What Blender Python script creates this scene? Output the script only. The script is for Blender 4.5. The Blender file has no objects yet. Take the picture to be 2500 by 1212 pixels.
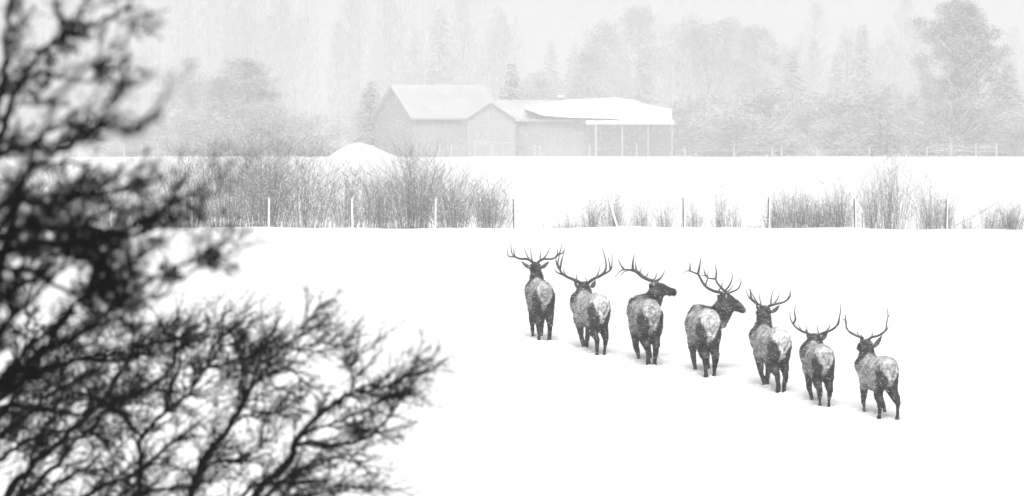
import bpy, bmesh, math, random
import numpy as np
from mathutils import Vector, Matrix, noise
sc = bpy.context.scene
C = sc.collection
# ------------------------------------------------------------------ camera
F = 16000.0                    # focal length in photo pixels (photo 2500 wide)
HOR = 258.0                    # eye level row in the photo
cam_d = bpy.data.cameras.new("camera"); cam = bpy.data.objects.new("camera", cam_d); C.objects.link(cam)
cam.location = (0, 0, 0); cam.rotation_euler = (math.pi/2, 0, 0)
cam_d.sensor_width = 36; cam_d.lens = 36*F/2500
cam_d.shift_y = -(606-HOR)/2500
cam_d.clip_start = 0.5; cam_d.clip_end = 6000
cam_d.dof.use_dof = True; cam_d.dof.focus_distance = 140; cam_d.dof.aperture_fstop = 11.0
sc.camera = cam
# ------------------------------------------------------------------ sky, sun, exposure
SUN_EL, SUN_AZ = math.radians(58), math.radians(183)      # high, behind the camera
w = bpy.data.worlds.new("World"); sc.world = w; w.use_nodes = True
nt = w.node_tree; nt.nodes.clear()
sky = nt.nodes.new("ShaderNodeTexSky"); sky.sky_type = 'NISHITA'; sky.sun_disc = False
sky.sun_elevation = SUN_EL; sky.sun_rotation = SUN_AZ; sky.dust_density = 6; sky.air_density = 1.5
bw = nt.nodes.new("ShaderNodeRGBToBW"); bg = nt.nodes.new("ShaderNodeBackground"); out = nt.nodes.new("ShaderNodeOutputWorld")
nt.links.new(sky.outputs[0], bw.inputs[0]); nt.links.new(bw.outputs[0], bg.inputs[0]); nt.links.new(bg.outputs[0], out.inputs[0])
bg.inputs[1].default_value = 0.1
sd = bpy.data.lights.new("sun", 'SUN'); sun = bpy.data.objects.new("sun", sd); C.objects.link(sun)
sd.energy = 1.6; sd.angle = math.radians(35); sd.color = (1, 1, 1)
sun.rotation_euler = Vector((-math.sin(SUN_AZ)*math.cos(SUN_EL), -math.cos(SUN_AZ)*math.cos(SUN_EL), -math.sin(SUN_EL))).to_track_quat('-Z', 'Y').to_euler()
sun.location = (0, -20, 60)
sc.view_settings.view_transform = 'Standard'; sc.view_settings.look = 'None'
sc.view_settings.gamma = 1; sc.view_settings.use_curve_mapping = False
sc.view_settings.exposure = 0.30
sc.cycles.volume_bounces = 2; sc.cycles.max_bounces = 6; sc.cycles.diffuse_bounces = 3
sc.cycles.use_denoising = True
HAZE = 0.00064
# ------------------------------------------------------------------ helpers
def tag(o, label=None, cat=None, group=None, kind=None):
    if label: o['label'] = label
    if cat: o['category'] = cat
    if group: o['group'] = group
    if kind: o['kind'] = kind
    return o
def empty(name, loc):
    o = bpy.data.objects.new(name, None); C.objects.link(o); o.location = loc
    o.empty_display_size = .3
    return o
GD = [-120, 0, 20, 60, 100, 105, 112, 120.3, 122, 124.1, 126.4, 128.1, 129.9, 132.2, 140, 155, 200, 262, 270, 276, 300, 500, 850, 900, 1000, 1300, 1800, 3000]
GZ = [-1.6, -1.7, -3.8, -6.3, -6.72, -6.62, -6.33, -5.744, -5.599, -5.423, -5.229, -5.084, -4.935, -4.736, -4.45, -4.4, -4.6, -4.9, -5.15, -5.25, -5.3, -5.85, -6.64, -7.2, -8.1, -10.6, -14.6, -24.5]
def gz(D): return float(np.interp(D, GD, GZ))
def und(x, y):                                        # gentle drifts of the snow
    a = noise.noise(Vector((x*.06, y*.03, 3.1)))*.10 + noise.noise(Vector((x*.3, y*.12, 7.7)))*.03
    k = min(1, max(0, (y-60)/30)); 
    if 112 < y < 140: a *= .25
    if 252 < y < 270: a += -.003*x+.06*noise.noise(Vector((x*.35, 5, 1)))+.04*noise.noise(Vector((x*2.1, 9, 1)))
    return a*k
def P(px, py, D): return Vector(((px-1250)/F*D, D, (HOR-py)/F*D))
class MB:
    def __init__(s): s.v = []; s.f = []; s.n = 0; s.c = []
    def add(s, V, Fc, c=None):
        V = np.asarray(V, float); s.v.append(V)
        s.f += [tuple(i+s.n for i in q) for q in Fc]; s.n += len(V)
        s.c += [c if c is not None else 0]*len(V)
    def tube(s, pts, rad, n=5, cap=True, c=None):
        pts = np.asarray([tuple(p) for p in pts], float); m = len(pts)
        if not hasattr(rad, '__len__'): rad = [rad]*m
        T = np.gradient(pts, axis=0); T /= (np.linalg.norm(T, axis=1)[:, None]+1e-9)
        up = np.array([0, 0, 1.]) if abs(T[0][2]) < .8 else np.array([0, 1., 0])
        U = np.cross(T, up); U /= (np.linalg.norm(U, axis=1)[:, None]+1e-9); W = np.cross(T, U)
        if n >= 7:
            for i in range(1, m):
                u = U[i-1]-T[i]*np.dot(U[i-1], T[i]); U[i] = u/(np.linalg.norm(u)+1e-9)
            W = np.cross(T, U)
        a = np.arange(n)*2*math.pi/n
        R = np.asarray(rad, float)[:, None, None]
        V = pts[:, None, :] + R*(np.cos(a)[None, :, None]*U[:, None, :] + np.sin(a)[None, :, None]*W[:, None, :])
        Fc = [(i*n+j, i*n+(j+1) % n, (i+1)*n+(j+1) % n, (i+1)*n+j) for i in range(m-1) for j in range(n)]
        if cap: Fc += [tuple(range(n))[::-1], tuple(range((m-1)*n, m*n))]
        s.add(V.reshape(-1, 3), Fc, c)
    def box(s, c, h, rz=0, sub=None):
        V = []
        for x in (-1, 1):
            for y in (-1, 1):
                for z in (-1, 1):
                    a, b = x*h[0], y*h[1]
                    V.append((c[0]+a*math.cos(rz)-b*math.sin(rz), c[1]+a*math.sin(rz)+b*math.cos(rz), c[2]+z*h[2]))
        s.add(V, [(0, 1, 3, 2), (4, 6, 7, 5), (0, 4, 5, 1), (2, 3, 7, 6), (0, 2, 6, 4), (1, 5, 7, 3)])
    def ball(s, c, r, rot=None, lvl=2):
        b = bmesh.new(); bmesh.ops.create_icosphere(b, subdivisions=lvl, radius=1)
        V = np.array([v.co[:] for v in b.verts])*np.array(r)
        if rot is not None: V = V @ np.array(rot.to_3x3()).T
        s.add(V+np.array(c[:]), [tuple(v.index for v in f.verts) for f in b.faces]); b.free()
    def build(s, name, mat, parent=None, smooth=False, origin=None):
        me = bpy.data.meshes.new(name)
        V = np.concatenate(s.v) if s.v else np.zeros((0, 3))
        o0 = origin if origin is not None else ((0, 0, 0))
        V = V-np.array(tuple(o0))
        me.from_pydata(V.tolist(), [], s.f); me.update()
        if smooth:
            me.polygons.foreach_set('use_smooth', [True]*len(me.polygons))
        me.materials.append(mat)
        o = bpy.data.objects.new(name, me); C.objects.link(o)
        if parent: o.parent = parent
        elif origin is not None: o.location = origin
        return o
def mat(name, base, rough=.9, var=.3, scale=6, snow=0.0, snow_lo=.3, snow_hi=.8, spec=.2, streak=0.0, bump=0.0, trans=0.0):
    """grey material with noise variation; snow = how much settles on faces that look up; streak = wind-plastered flecks"""
    m = bpy.data.materials.new(name); m.use_nodes = True; t = m.node_tree; N = t.nodes; L = t.links
    b = N['Principled BSDF']; b.inputs['Roughness'].default_value = rough; b.inputs['Specular IOR Level'].default_value = spec
    tc = N.new('ShaderNodeTexCoord'); no = N.new('ShaderNodeTexNoise'); no.inputs['Scale'].default_value = scale; no.inputs['Detail'].default_value = 5
    L.new(tc.outputs['Object'], no.inputs['Vector'])
    mr = N.new('ShaderNodeMapRange'); mr.inputs[1].default_value = .3; mr.inputs[2].default_value = .7
    mr.inputs[3].default_value = base*(1-var); mr.inputs[4].default_value = base*(1+var); L.new(no.outputs[0], mr.inputs[0])
    col = mr.outputs[0]
    def mixto(col, fac, val):
        x = N.new('ShaderNodeMix'); x.data_type = 'FLOAT'; L.new(fac, x.inputs[0]); L.new(col, x.inputs[2]); x.inputs[3].default_value = val
        return x.outputs[0]
    if snow > 0:
        ge = N.new('ShaderNodeNewGeometry'); sx = N.new('ShaderNodeSeparateXYZ'); L.new(ge.outputs['Normal'], sx.inputs[0])
        r2 = N.new('ShaderNodeMapRange'); r2.inputs[1].default_value = snow_lo; r2.inputs[2].default_value = snow_hi; r2.inputs[4].default_value = snow
        L.new(sx.outputs[2], r2.inputs[0]); col = mixto(col, r2.outputs[0], .85)
    if streak > 0:
        mp = N.new('ShaderNodeMapping'); mp.inputs['Scale'].default_value = (9, 9, 45); L.new(tc.outputs['Object'], mp.inputs[0])
        n2 = N.new('ShaderNodeTexNoise'); n2.inputs['Scale'].default_value = 1; n2.inputs['Detail'].default_value = 2; L.new(mp.outputs[0], n2.inputs['Vector'])
        r3 = N.new('ShaderNodeMapRange'); r3.inputs[1].default_value = .5; r3.inputs[2].default_value = .68; r3.inputs[4].default_value = streak
        L.new(n2.outputs[0], r3.inputs[0]); col = mixto(col, r3.outputs[0], .8)
    cc = N.new('ShaderNodeCombineColor'); [L.new(col, cc.inputs[i]) for i in range(3)]
    L.new(cc.outputs[0], b.inputs['Base Color'])
    if bump > 0:
        bp = N.new('ShaderNodeBump'); bp.inputs['Strength'].default_value = bump; bp.inputs['Distance'].default_value = .05
        L.new(no.outputs[0], bp.inputs['Height']); L.new(bp.outputs[0], b.inputs['Normal'])
    return m
M = dict(
    snow=mat('snow', .95, .8, .02, .4, bump=.15),
    bark_near=mat('dark_bark', .006, .95, .4, 60, spec=0),
    stem=mat('willow_stem', .18, .95, .5, 4),
    weed=mat('dry_weed', .2, .95, .4, 4),
    post=mat('weathered_post', .07, .95, .4, 30),
    plaster=mat('plastered_snow', .86, .8, .05, 20),
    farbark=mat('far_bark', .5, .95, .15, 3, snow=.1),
    needles=mat('snowy_hazed_needles', .48, .95, .2, .8, snow=.02, snow_lo=.2),  # snow dusting, plus a base lifted to stand in for thicker haze
    branches=mat('frosted_hazed_branches', .46, .95, .2, .8, snow=.02, snow_lo=.2),  # frosted, and paled further: distance haze is put into the grey
    darkcrown=mat('dark_frosted_hazed_foliage', .42, .95, .25, .8, snow=.02, snow_lo=.2),  # darker crowns, still lightened in colour to make up for thin haze
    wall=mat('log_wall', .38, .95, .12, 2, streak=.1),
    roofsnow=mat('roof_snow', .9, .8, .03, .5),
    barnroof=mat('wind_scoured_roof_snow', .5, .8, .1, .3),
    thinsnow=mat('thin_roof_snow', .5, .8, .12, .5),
    rail=mat('snowy_rail', .52, .9, .08, 5),
    antler=mat('antler_bone', .045, .8, .5, 25, spec=.05, snow=.12, streak=.12),
    horn_snow=mat('ear_fur', .06, .95, spec=0, var=.4, scale=30, snow=.4, streak=.3),
    pale_ear=mat('pale_ear_hair', .5, .95, .2, 30),
    flake=mat('snowflake', .9, .8, .02, 1),
)
# ------------------------------------------------------------------ ground: one snow sheet to the horizon
def ground():
    ys = sorted(set([-100, -40, 0, 10, 20, 40, 60, 80] + list(np.arange(96, 150, .8)) + list(np.arange(150, 255, 5)) +
                    list(np.arange(255, 285, 1.5)) + list(np.arange(285, 900, 15)) + [950, 1000, 1150, 1300, 1550, 1800, 2300, 2900]))
    u = np.linspace(-1, 1, 201); xs = np.sign(u)*(np.abs(u)*24+np.abs(u)**7*776)
    V = [(x, y, gz(y)+und(x, y)) for y in ys for x in xs]; n = len(xs)
    Fc = [(j*n+i, j*n+i+1, (j+1)*n+i+1, (j+1)*n+i) for j in range(len(ys)-1) for i in range(n-1)]
    m = MB(); m.add(V, Fc); o = m.build('snow_field', M['snow'], smooth=True)
    tag(o, 'smooth white snow covering the open pasture', kind='structure')
ground()
# snow heap before the barn
def heap():
    D = 838; m = MB(); g = []
    nx, ny = 40, 16
    c = P(886, 383, D)
    for j in range(ny+1):
        for i in range(nx+1):
            a = -1+2*i/nx; b = -1+2*j/ny
            r = math.sqrt(a*a*(1.0 if a > 0 else 1.0)+b*b)
            h = max(0, 1-r**1.7)*1.95*(1+.3*noise.noise(Vector((a*2.2, b*2, 1)))) - .15
            if a > .35: h *= .8
            g.append((c.x+a*4.7, D+b*4, gz(D+b*4)+h))
    n = nx+1
    m.add(g, [(j*n+i, j*n+i+1, (j+1)*n+i+1, (j+1)*n+i) for j in range(ny) for i in range(nx)])
    tag(m.build('snow_heap', M['snow'], smooth=True), 'rounded white snow heap left in front of the barn', 'snow heap')
heap()
# ------------------------------------------------------------------ elk
def coat_mat():
    m = bpy.data.materials.new('elk_coat'); m.use_nodes = True; t = m.node_tree; N = t.nodes; L = t.links
    b = N['Principled BSDF']; b.inputs['Roughness'].default_value = .95; b.inputs['Specular IOR Level'].default_value = 0
    at = N.new('ShaderNodeAttribute'); at.attribute_name = 'coat'
    tc = N.new('ShaderNodeTexCoord')
    def nz(sc_, det, scale3):
        mp = N.new('ShaderNodeMapping'); mp.inputs['Scale'].default_value = scale3; L.new(tc.outputs['Object'], mp.inputs[0])
        n = N.new('ShaderNodeTexNoise'); n.inputs['Scale'].default_value = sc_; n.inputs['Detail'].default_value = det; L.new(mp.outputs[0], n.inputs['Vector']); return n.outputs[0]
    def rng(x, a, b_, c, d):
        r = N.new('ShaderNodeMapRange'); L.new(x, r.inputs[0])
        for i, v in enumerate((a, b_, c, d)): r.inputs[i+1].default_value = v
        return r.outputs[0]
    def math_(op, a, b_):
        x = N.new('ShaderNodeMath'); x.operation = op; L.new(a, x.inputs[0])
        if isinstance(b_, float): x.inputs[1].default_value = b_
        else: L.new(b_, x.inputs[1])
        return x.outputs[0]
    n1 = nz(9, 5, (1, 1, 1)); v = math_('MULTIPLY', at.outputs['Fac'], rng(n1, .3, .7, .3, 1.6))
    v = math_('MULTIPLY', v, rng(nz(1, 3, (20, 20, 14)), .32, .68, .4, 1.45))
    # frost on the lighter hair and snow caught in the fur
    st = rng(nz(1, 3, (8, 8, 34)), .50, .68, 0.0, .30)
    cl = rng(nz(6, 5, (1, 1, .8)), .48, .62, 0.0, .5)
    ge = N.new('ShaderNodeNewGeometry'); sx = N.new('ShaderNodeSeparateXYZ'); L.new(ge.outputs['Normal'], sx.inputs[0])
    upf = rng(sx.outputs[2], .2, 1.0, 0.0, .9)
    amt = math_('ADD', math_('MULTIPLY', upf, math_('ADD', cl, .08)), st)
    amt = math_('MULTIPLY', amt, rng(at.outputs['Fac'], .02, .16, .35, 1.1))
    x = N.new('ShaderNodeMix'); x.data_type = 'FLOAT'; L.new(amt, x.inputs[0]); x.clamp_factor = True; L.new(v, x.inputs[2]); x.inputs[3].default_value = .8
    cc = N.new('ShaderNodeCombineColor'); [L.new(x.outputs[0], cc.inputs[i]) for i in range(3)]
    L.new(cc.outputs[0], b.inputs['Base Color'])
    bp = N.new('ShaderNodeBump'); bp.inputs['Strength'].default_value = .6; bp.inputs['Distance'].default_value = .03
    L.new(nz(30, 4, (1, 1, .4)), bp.inputs['Height']); L.new(bp.outputs[0], b.inputs['Normal'])
    return m
COAT = coat_mat()
def smooth01(a, b, x): t = np.clip((x-a)/(b-a), 0, 1); return t*t*(3-2*t)
def elk(i, label, px, py, yaw, S, skull, face, neck, ears, antlers, legs, patch=.6, flank=.2, poll_d=1.45, neck_r=.13, drop=0, head_s=1.0, lift=0):
    """px,py: where the hind feet meet the snow. neck / ears / antlers are points in the photo at the head's own distance."""
    rnd = random.Random(40+i)
    s = 121+(py-831)/191*12; D = F/s
    O = Vector(((px-1250)/s, D, -(py-HOR)/s))
    th = math.radians(yaw); cs, sn = math.cos(th), math.sin(th)
    def B(x, y, z): x *= S; y *= S; z *= S; return (x*cs-y*sn, x*sn+y*cs, z)       # body frame -> elk frame
    def Q(ppx, ppy, d):                                                            # photo point -> elk frame at depth d ahead of the rump
        p = P(ppx, ppy, D+d)-O; return (p.x, p.y, p.z)
    root = empty('elk', O); tag(root, label, 'elk', 'bull elk walking away in a line')
    rotM = Matrix.Rotation(th, 4, 'Z')
    m = MB()
    def el(c, r): m.ball(B(*c), [q*S for q in r], rotM)
    el((0, .06, .93), (.21, .34, .29)); el((-.085, .1, .87), (.13, .30, .30)); el((.085, .1, .87), (.13, .30, .30))
    el((0, .25, 1.03), (.155, .42, .19))
    el((0, .62, .86), (.237, .62, .33)); el((0, .7, .78), (.218, .5, .29)); el((0, 1.1, .90), (.21, .38, .36)); el((0, 1.12, 1.1), (.12, .3, .17))
    # legs: hind L, hind R, front L, front R ; each (foot dx, foot dy, lift)
    hl, hr, fl, fr = legs
    for sg, (dx, dy, lf) in ((-1, hl), (1, hr)):
        k = .15*sg
        m.tube([B(k*.7, .08, .95), B(k*.75, .16+dy*.2, .70), B(k*.85+dx*.3, .20+dy*.4, .55), B(k+dx*.6, .06+dy*.8, .40+lf*.3), B(k+dx*.8, -.06+dy, .30+lf*.5), B(k+dx, -.03+dy, .12+lf), B(k+dx, 0+dy, -.02+lf), B(k+dx, .02+dy, -.22+lf)],
               [q*S for q in (.128, .130, .115, .082, .060, .040, .045, .048)], 10)
    for sg, (dx, dy, lf) in ((-1, fl), (1, fr)):
        k = .14*sg
        m.tube([B(k*.75, 1.12, .9), B(k*.8, 1.08, .68), B(k*.9+dx*.3, 1.08+dy*.4, .5), B(k+dx*.6, 1.12+dy*.7, .32+lf*.3), B(k+dx*.8, 1.12+dy*.9, .24+lf*.5), B(k+dx, 1.11+dy, .1+lf), B(k+dx, 1.12+dy, -.22+lf)],
               [q*S for q in (.12, .10, .076, .055, .047, .038, .045)], 10)
    # neck and head
    npts = [B(0, 1.05, .93), B(0, 1.25, 1.03)] + [Q(a, b, d) for a, b, d in neck]
    sk = Q(skull[0], skull[1], poll_d)
    nr = [.27*S, .24*S]+list(neck_r if hasattr(neck_r, '__len__') else [neck_r]*len(neck))
    m.tube(npts+[sk], nr+[.095], 12)
    f = Vector(face).normalized(); hs = head_s
    q = Vector((0, 1, 0)).rotation_difference(f).to_matrix().to_4x4()
    skv = Vector(sk)
    m.ball(skv, (.095*hs, .135*hs, .10*hs), q, 2)
    m.ball(skv+f*.07*hs+Vector((0, 0, -.075*hs)), (.08*hs, .15*hs, .14*hs), q, 2)
    m.tube([skv+f*.02*hs, skv+f*.16*hs+Vector((0, 0, -.01)), skv+f*.30*hs+Vector((0, 0, -.015)), skv+f*.40*hs+Vector((0, 0, -.02)), skv+f*.445*hs+Vector((0, 0, -.02))], [.115*hs, .115*hs, .085*hs, .072*hs, .048*hs], 10)
    m.tube([skv+f*.0+Vector((0, 0, -.06)), skv+f*.2*hs+Vector((0, 0, -.06)), skv+f*.38*hs+Vector((0, 0, -.05))], [.075*hs, .055*hs, .035*hs], 8)
    ob = m.build('body', COAT)
    rm = ob.modifiers.new('r', 'REMESH'); rm.mode = 'VOXEL'; rm.voxel_size = .02
    sm = ob.modifiers.new('s', 'SMOOTH'); sm.factor = .5; sm.iterations = 7
    dg = bpy.context.evaluated_depsgraph_get(); dg.update()
    me = bpy.data.meshes.new_from_object(ob.evaluated_get(dg)); ob.modifiers.clear(); old = ob.data; ob.data = me; bpy.data.meshes.remove(old)
    me.name = 'body'; ob.parent = root
    n = len(me.vertices); co = np.empty(n*3); me.vertices.foreach_get('co', co); co = co.reshape(-1, 3)
    # shaggy winter coat: small lumps
    no = np.empty(n*3); me.vertices.foreach_get('normal', no); no = no.reshape(-1, 3)
    ds = np.array([noise.noise(Vector((c[0]*7+i*9, c[1]*7, c[2]*5)))*.018+noise.noise(Vector((c[0]*22, c[1]*22+i, c[2]*14)))*.008 for c in co])
    co = co+no*ds[:, None]; me.vertices.foreach_set('co', co.ravel()); me.update()
    me.polygons.foreach_set('use_smooth', [True]*len(me.polygons))
    if not me.materials: me.materials.append(COAT)
    def coat(co):
        bx = (co[:, 0]*cs+co[:, 1]*sn)/S; by = (-co[:, 0]*sn+co[:, 1]*cs)/S; bz = co[:, 2]/S
        wob = np.array([noise.noise(Vector((a*6+i, b*6, c*6))) for a, b, c in zip(bx, by, bz)])
        v = np.full(len(co), flank*.85)
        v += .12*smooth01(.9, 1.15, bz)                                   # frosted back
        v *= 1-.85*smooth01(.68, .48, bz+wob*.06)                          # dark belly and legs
        cl_ = np.array(npts[1:]+[sk, tuple(skv+f*.42*hs)]); dm = np.full(len(co), 9.)      # dark neck and head
        for a_, b_ in zip(cl_[:-1], cl_[1:]):
            ab = b_-a_; u_ = np.clip(((co-a_)@ab)/(ab@ab), 0, 1); dm = np.minimum(dm, np.linalg.norm(co-a_-u_[:, None]*ab, axis=1))
        hk = smooth01(.38, .25, dm+wob*.04)*np.maximum(smooth01(.9, 1.15, by+np.abs(bx)*.35+(1.45-poll_d)*.75), smooth01(1.2, 1.3, bz)*(by > .55))*smooth01(.86, 1.02, bz+wob*.04); v = v*(1-hk)+.026*hk
        # dark thigh band, then pale rump patch
        wd = np.interp(bz, [.5, .6, .80, .95, 1.1, 1.25], [0, .012, .08, .15, .175, .12])
        e = np.abs(bx)+wob*.03; back = smooth01(.22, .05, by+wob*.05)
        rim = np.exp(-((e-wd-.03)/.035)**2)*back; dark = np.maximum(back*smooth01(1.1, .9, bz), rim*.8)
        v = v*(1-dark*.87)
        pt = back*smooth01(wd+.03, wd-.015, e)*smooth01(.5, .62, bz)
        v = v*(1-pt)+patch*pt
        crack = np.exp(-(bx/.012)**2)*pt*smooth01(.95, .85, bz)+.65*pt*np.exp(-((np.sqrt((bx/.055)**2+((bz-.93)/.12)**2)-1)/.22)**2)
        return np.clip(v*(1-.6*np.clip(crack, 0, 1)), .012, .8)
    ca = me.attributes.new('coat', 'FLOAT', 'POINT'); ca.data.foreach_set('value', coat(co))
    # guard hair
    hm = MB(); polys = me.polygons; roots = []
    for k in range(5200):
        p = polys[rnd.randrange(len(polys))]; c = p.center
        if c.z < .1: continue
        nn = p.normal; up = c.z > 1.2*S
        d = Vector((0, -.4, -1)) if not up else Vector((0, -.2, -1))
        d = (nn*.55+(d-nn*d.dot(nn)).normalized()*.8+Vector((rnd.gauss(0, .2), rnd.gauss(0, .2), rnd.gauss(0, .2)))).normalized()
        L_ = rnd.uniform(.02, .045)*(1.4 if up and c.z < 1.35*S else 1)
        if c.z < .5: L_ *= .5
        sd_ = d.cross(nn).normalized()*.006
        b0 = c-nn*.006; t_ = c+d*L_
        hm.add([b0+sd_, b0-sd_, b0+nn*.009, t_], [(0, 1, 2), (0, 3, 1), (1, 3, 2), (2, 3, 0)])
        roots += [c[:]]*4
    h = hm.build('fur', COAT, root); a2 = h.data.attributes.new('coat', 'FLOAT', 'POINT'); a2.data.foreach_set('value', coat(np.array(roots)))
    # tail
    tm = MB(); tm.ball(B(0, -.275, .92), (.038*S, .03*S, .085*S), rotM, 2)
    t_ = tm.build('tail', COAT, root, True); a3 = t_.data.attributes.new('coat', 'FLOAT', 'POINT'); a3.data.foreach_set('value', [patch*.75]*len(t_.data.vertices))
    # ears: base, tip, width
    for (bx_, by_, tx, ty, wd_, dd) in ears:
        b0 = Vector(Q(bx_, by_, poll_d+.0)); t0 = Vector(Q(tx, ty, poll_d+dd)); em = MB(); ax = t0-b0; Ln = ax.length; ax.normalize()
        side = ax.cross(Vector((0, 1, 0))).normalized(); thick = ax.cross(side).normalized()
        V = []; prof = [(0, .35), (.15, .7), (.4, 1), (.65, .85), (.88, .4), (1, .06)]
        for t1, ww in prof:
            for a in range(8):
                an = a*math.pi/4; V.append(b0+ax*Ln*t1+side*math.cos(an)*ww*wd_/2+thick*math.sin(an)*(.022*ww+.004)+Vector((0, 0, -.02*math.sin(t1*3.1))))
        Fc = [(r*8+a, r*8+(a+1) % 8, (r+1)*8+(a+1) % 8, (r+1)*8+a) for r in range(5) for a in range(8)]+[tuple(range(8))[::-1], tuple(range(40, 48))]
        em.add(V, Fc); em.build('ear', M['pale_ear'] if dd < -.1 else M['horn_snow'], root, True)
    # antlers: list of antlers; each a list of polylines [(px,py),...], r0, r1, depth0, depth1
    for an in antlers:
        am = MB()
        for li, (pl, r0, r1, d0, d1) in enumerate(an):
            k = len(pl); P3 = [Vector(Q(a, b, poll_d+d0+(d1-d0)*(j/(k-1))**1.2)) for j, (a, b) in enumerate(pl)]
            # subdivide (Catmull-Rom)
            pts = []; E = [P3[0]*2-P3[1]]+P3+[P3[-1]*2-P3[-2]]
            for j in range(1, k):
                for u in (0, .33, .66):
                    a, b, c, d = E[j-1:j+3]
                    pts.append(.5*((2*b)+(c-a)*u+(2*a-5*b+4*c-d)*u*u+(3*b-a-3*c+d)*u**3))
            pts.append(P3[-1]); nn = len(pts)
            am.tube(pts, [r0+(r1-r0)*(j/(nn-1))**1.3 for j in range(nn)], 8)
        am.build('antler', M['antler'], root, True)
    return root
Z = (0, 0, 0)
bm_, tn, tp = .027, .017, .004
elk(1, 'leftmost bull elk of the row, head up with antlers spread wide and low', 1328, 831, 7, .985,
    (1308, 652), (-.1, 1, -.15), [(1311, 690, 1.35), (1309, 668, 1.4)], [(1300, 656, 1272, 638, .085, .02), (1317, 656, 1341, 638, .085, .02)],
    [[([(1301, 641), (1287, 633), (1269, 632), (1257, 627), (1251, 621), (1248, 608), (1247, 592)], bm_, tp, 0, -.1),
      ([(1257, 627), (1245, 627), (1239, 621), (1238, 602)], tn, tp, -.06, -.12), ([(1257, 627), (1255, 617), (1254, 607)], tn, tp, -.06, 0),
      ([(1294, 635), (1287, 625), (1280, 607)], tn, tp, 0, .25), ([(1299, 637), (1297, 625), (1295, 607)], tn, tp, 0, .3)],
     [([(1313, 641), (1326, 633), (1344, 633), (1356, 629), (1364, 621), (1369, 610), (1371, 594)], bm_, tp, 0, -.1),
      ([(1319, 636), (1319, 625), (1319, 612)], tn, tp, 0, .3), ([(1325, 634), (1336, 620), (1342, 605)], tn, tp, 0, .25),
      ([(1356, 629), (1361, 620), (1361, 608)], tn, tp, -.05, 0), ([(1364, 621), (1374, 618), (1379, 606)], tn, tp, -.06, -.12)]],
    ((.045, .02, 0), (-.045, -.02, 0), (.06, .05, 0), (-.06, .0, 0)), patch=.42, flank=.24, neck_r=[.155, .125])
elk(2, 'second bull elk from the left, snowy rump, head low between heavy upswept antlers', 1466, 866, 17, 1.0,
    (1428, 699), (-.3, 1, -.3), [(1425, 722, 1.4), (1427, 709, 1.42)], [(1413, 705, 1401, 684, .07, 0), (1443, 703, 1454, 684, .1, 0)],
    [[([(1419, 692), (1403, 684), (1388, 678), (1373, 669), (1366, 657), (1362, 642), (1366, 624), (1370, 606)], .034, tp, 0, -.25),
      ([(1367, 659), (1371, 637), (1378, 614)], .022, tp, -.12, -.2), ([(1364, 656), (1358, 640), (1357, 626)], .02, tp, -.12, -.25),
      ([(1376, 672), (1361, 666), (1352, 657)], .02, tp, -.1, .1), ([(1385, 677), (1377, 665), (1376, 655)], tn, tp, -.03, .2), ([(1410, 686), (1407, 678), (1407, 668)], tn, tp, 0, .25)],
     [([(1435, 692), (1448, 682), (1467, 673), (1477, 662), (1480, 647), (1476, 625), (1470, 606)], .034, tp, 0, -.25),
      ([(1468, 673), (1490, 660), (1494, 644), (1494, 617)], .022, tp, -.1, -.3), ([(1490, 658), (1488, 645), (1485, 629)], tn, tp, -.2, -.3),
      ([(1453, 680), (1461, 667), (1464, 651)], tn, tp, 0, .2), ([(1434, 690), (1431, 684), (1429, 677)], tn, tp, 0, .25)]],
    ((.08, .02, 0), (-.08, -.02, 0), (.155, .0, 0), (-.04, .1, 0)), patch=.7, flank=.34, neck_r=[.17, .15])
elk(3, 'third bull elk from the left, head in right profile, antlers swept back left', 1590, 893, 10, 1.065,
    (1598, 701), (1, .12, -.24), [(1599, 730, 1.2), (1600, 714, 1.2)], [(1597, 706, 1596, 688, .045, -.12)],
    [[([(1597, 687), (1580, 682), (1566, 675), (1554, 665), (1539, 660), (1523, 659), (1513, 664), (1501, 677)], .035, tp, 0, -.15),
      ([(1524, 659), (1516, 648), (1508, 632)], .02, tp, -.1, -.1), ([(1545, 661), (1545, 642), (1549, 621)], .026, tp, -.1, -.2),
      ([(1565, 674), (1563, 666), (1566, 653)], tn, tp, -.05, 0), ([(1574, 679), (1580, 673), (1583, 664)], tn, tp, 0, .1),
      ([(1597, 688), (1610, 681), (1619, 671), (1623, 659)], .02, tp, 0, -.1), ([(1594, 686), (1601, 677), (1602, 665)], tn, tp, 0, -.1)],
     [([(1601, 688), (1585, 683), (1570, 674), (1559, 664), (1546, 658), (1534, 660), (1521, 666), (1513, 677)], .028, tp, .1, .5),
      ([(1554, 662), (1552, 650), (1551, 638)], .02, tp, .4, .5), ([(1604, 688), (1614, 679), (1621, 668)], tn, tp, .1, .15)]],
    ((.09, 0, 0), (-.09, 0, 0), (.12, 0, 0), (.06, .03, 0)), patch=.46, flank=.24, poll_d=1.2, neck_r=[.185, .175], head_s=1.0)
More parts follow.
